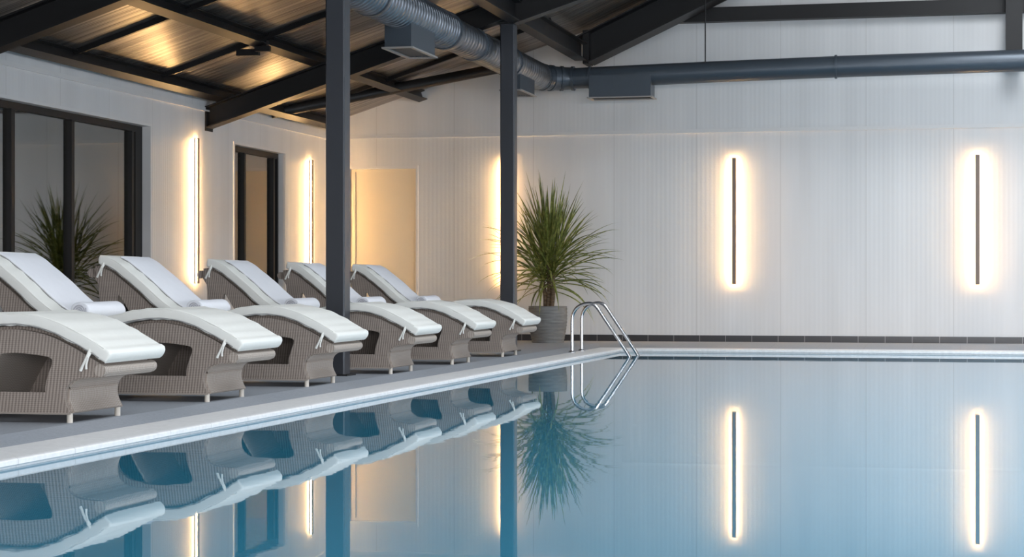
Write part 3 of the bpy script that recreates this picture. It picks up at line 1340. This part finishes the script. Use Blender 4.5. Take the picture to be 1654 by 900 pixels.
for (p, q, h) in STEMS:
    pts = []
    for k in range(9):
        tt = k / 8
        pts.append((PXc + p[0] + (q[0] - p[0]) * tt + .012 * math.sin(tt * 5), PYc + p[1] + (q[1] - p[1]) * tt, .44 + (h - .44) * tt))
    b.tube(pts, [.034 - .012 * k / 8 for k in range(9)], 12)
b.build('stem', M['trunk'], root)
b = MB()
rnd = random.Random(11)


def leaf(base, az, el, L, wd, droop):
    n = 10
    d = Vector((math.cos(el) * math.cos(az), math.cos(el) * math.sin(az), math.sin(el)))
    side = Vector((-math.sin(az), math.cos(az), 0))
    p = Vector(base)
    tw = rnd.uniform(-.5, .5)
    side = (side * math.cos(tw) + d.cross(side) * math.sin(tw)).normalized()
    vs = []
    for k in range(n + 1):
        t_ = k / n
        w = wd * (0.55 + .9 * t_ if t_ < .5 else 1.0) * (1 - max(0, (t_ - .45) / .55) ** 1.6)
        w = max(w, .0012)
        up = side.cross(d).normalized()
        vs += [p - side * w / 2 + up * w * .18, p - up * w * .10, p + side * w / 2 + up * w * .18]
        p = p + d * (L / n)
        d = (d + Vector((0, 0, -1)) * droop * (0.25 + t_ * 1.5) / n).normalized()
    fs = []
    for k in range(n):
        a = k * 3
        fs += [(a, a + 1, a + 4, a + 3), (a + 1, a + 2, a + 5, a + 4)]
    b.add(vs, fs)


for (p, q, h) in STEMS:
    cnt = 84 if h > 1.2 else 54
    for k in range(cnt):
        f_ = k / cnt
        z = h - .30 * (1 - f_) + rnd.uniform(-.02, .02)
        el = -.15 + 1.62 * f_ ** .85 + rnd.uniform(-.12, .12)
        az = k * 2.399963 + rnd.uniform(-.3, .3)
        L = rnd.uniform(.88, 1.18) * (1.0 if f_ > .25 else .85)
        dr = rnd.uniform(.5, 1.25) * (1.6 - 1.3 * f_)
        rr = .02
        tt = (z - .44) / (h - .44)
        leaf((PXc + p[0] + (q[0] - p[0]) * tt + rr * math.cos(az), PYc + p[1] + (q[1] - p[1]) * tt + rr * math.sin(az), z), az,
             min(el, 1.5), L, rnd.uniform(.030, .044), dr)
# leaves stop short of the wall
b.v = [(x, min(y, YB - .03 - .001 * (i % 7)), max(z, .50) if math.hypot(x - PXc, y - PYc) < .3 and z < .5 else z) for i, (x, y, z) in enumerate(b.v)]
b.build('foliage', M['leaf'], root, smooth=30)

# ------------------------------------------------------------------ pool ladder
root = empty('pool_ladder', (-4.68, 23.4, -.034))
tag(root, 'stainless steel pool ladder with two curved handrails at the far left corner of the pool', 'ladder')
for Y in (23.10, 23.70):
    xf = -4.66
    pts = [(xf, Y, .004), (xf, Y, .20), (xf, Y, .36)]
    # rounded shoulder from the upright into the sloping rail
    cpts = [(xf, .36), (xf + .012, .43), (xf + .055, .50), (xf + .13, .545), (xf + .21, .560), (xf + .27, .545), (xf + .315, .500), (xf + .36, .435)]
    pts = [(xf, Y, -.032), (xf, Y, .18)] + [(x, Y, z) for x, z in catmull(cpts, 4)]
    pts += [(-3.985, Y, -.03), (-3.950, Y, -.09), (-3.935, Y, -.15), (-3.93, Y, -.30), (-3.93, Y, -1.2)]
    b = MB()
    b.tube(pts, .021, 16)
    o = b.build('handrail', M['chrome'], root)
    b = MB()
    b.lathe([(.045, -.034), (.045, -.025), (.030, -.012), (.022, -.010)], xf, Y, 24)
    b.build('foot_flange', M['chrome'], o)
for z in (-.35, -.62, -.90):
    b = MB()
    b.box(-3.98, -3.87, 23.10, 23.70, z - .012, z + .012)
    b.build('tread', M['chrome'], root, smooth=0)
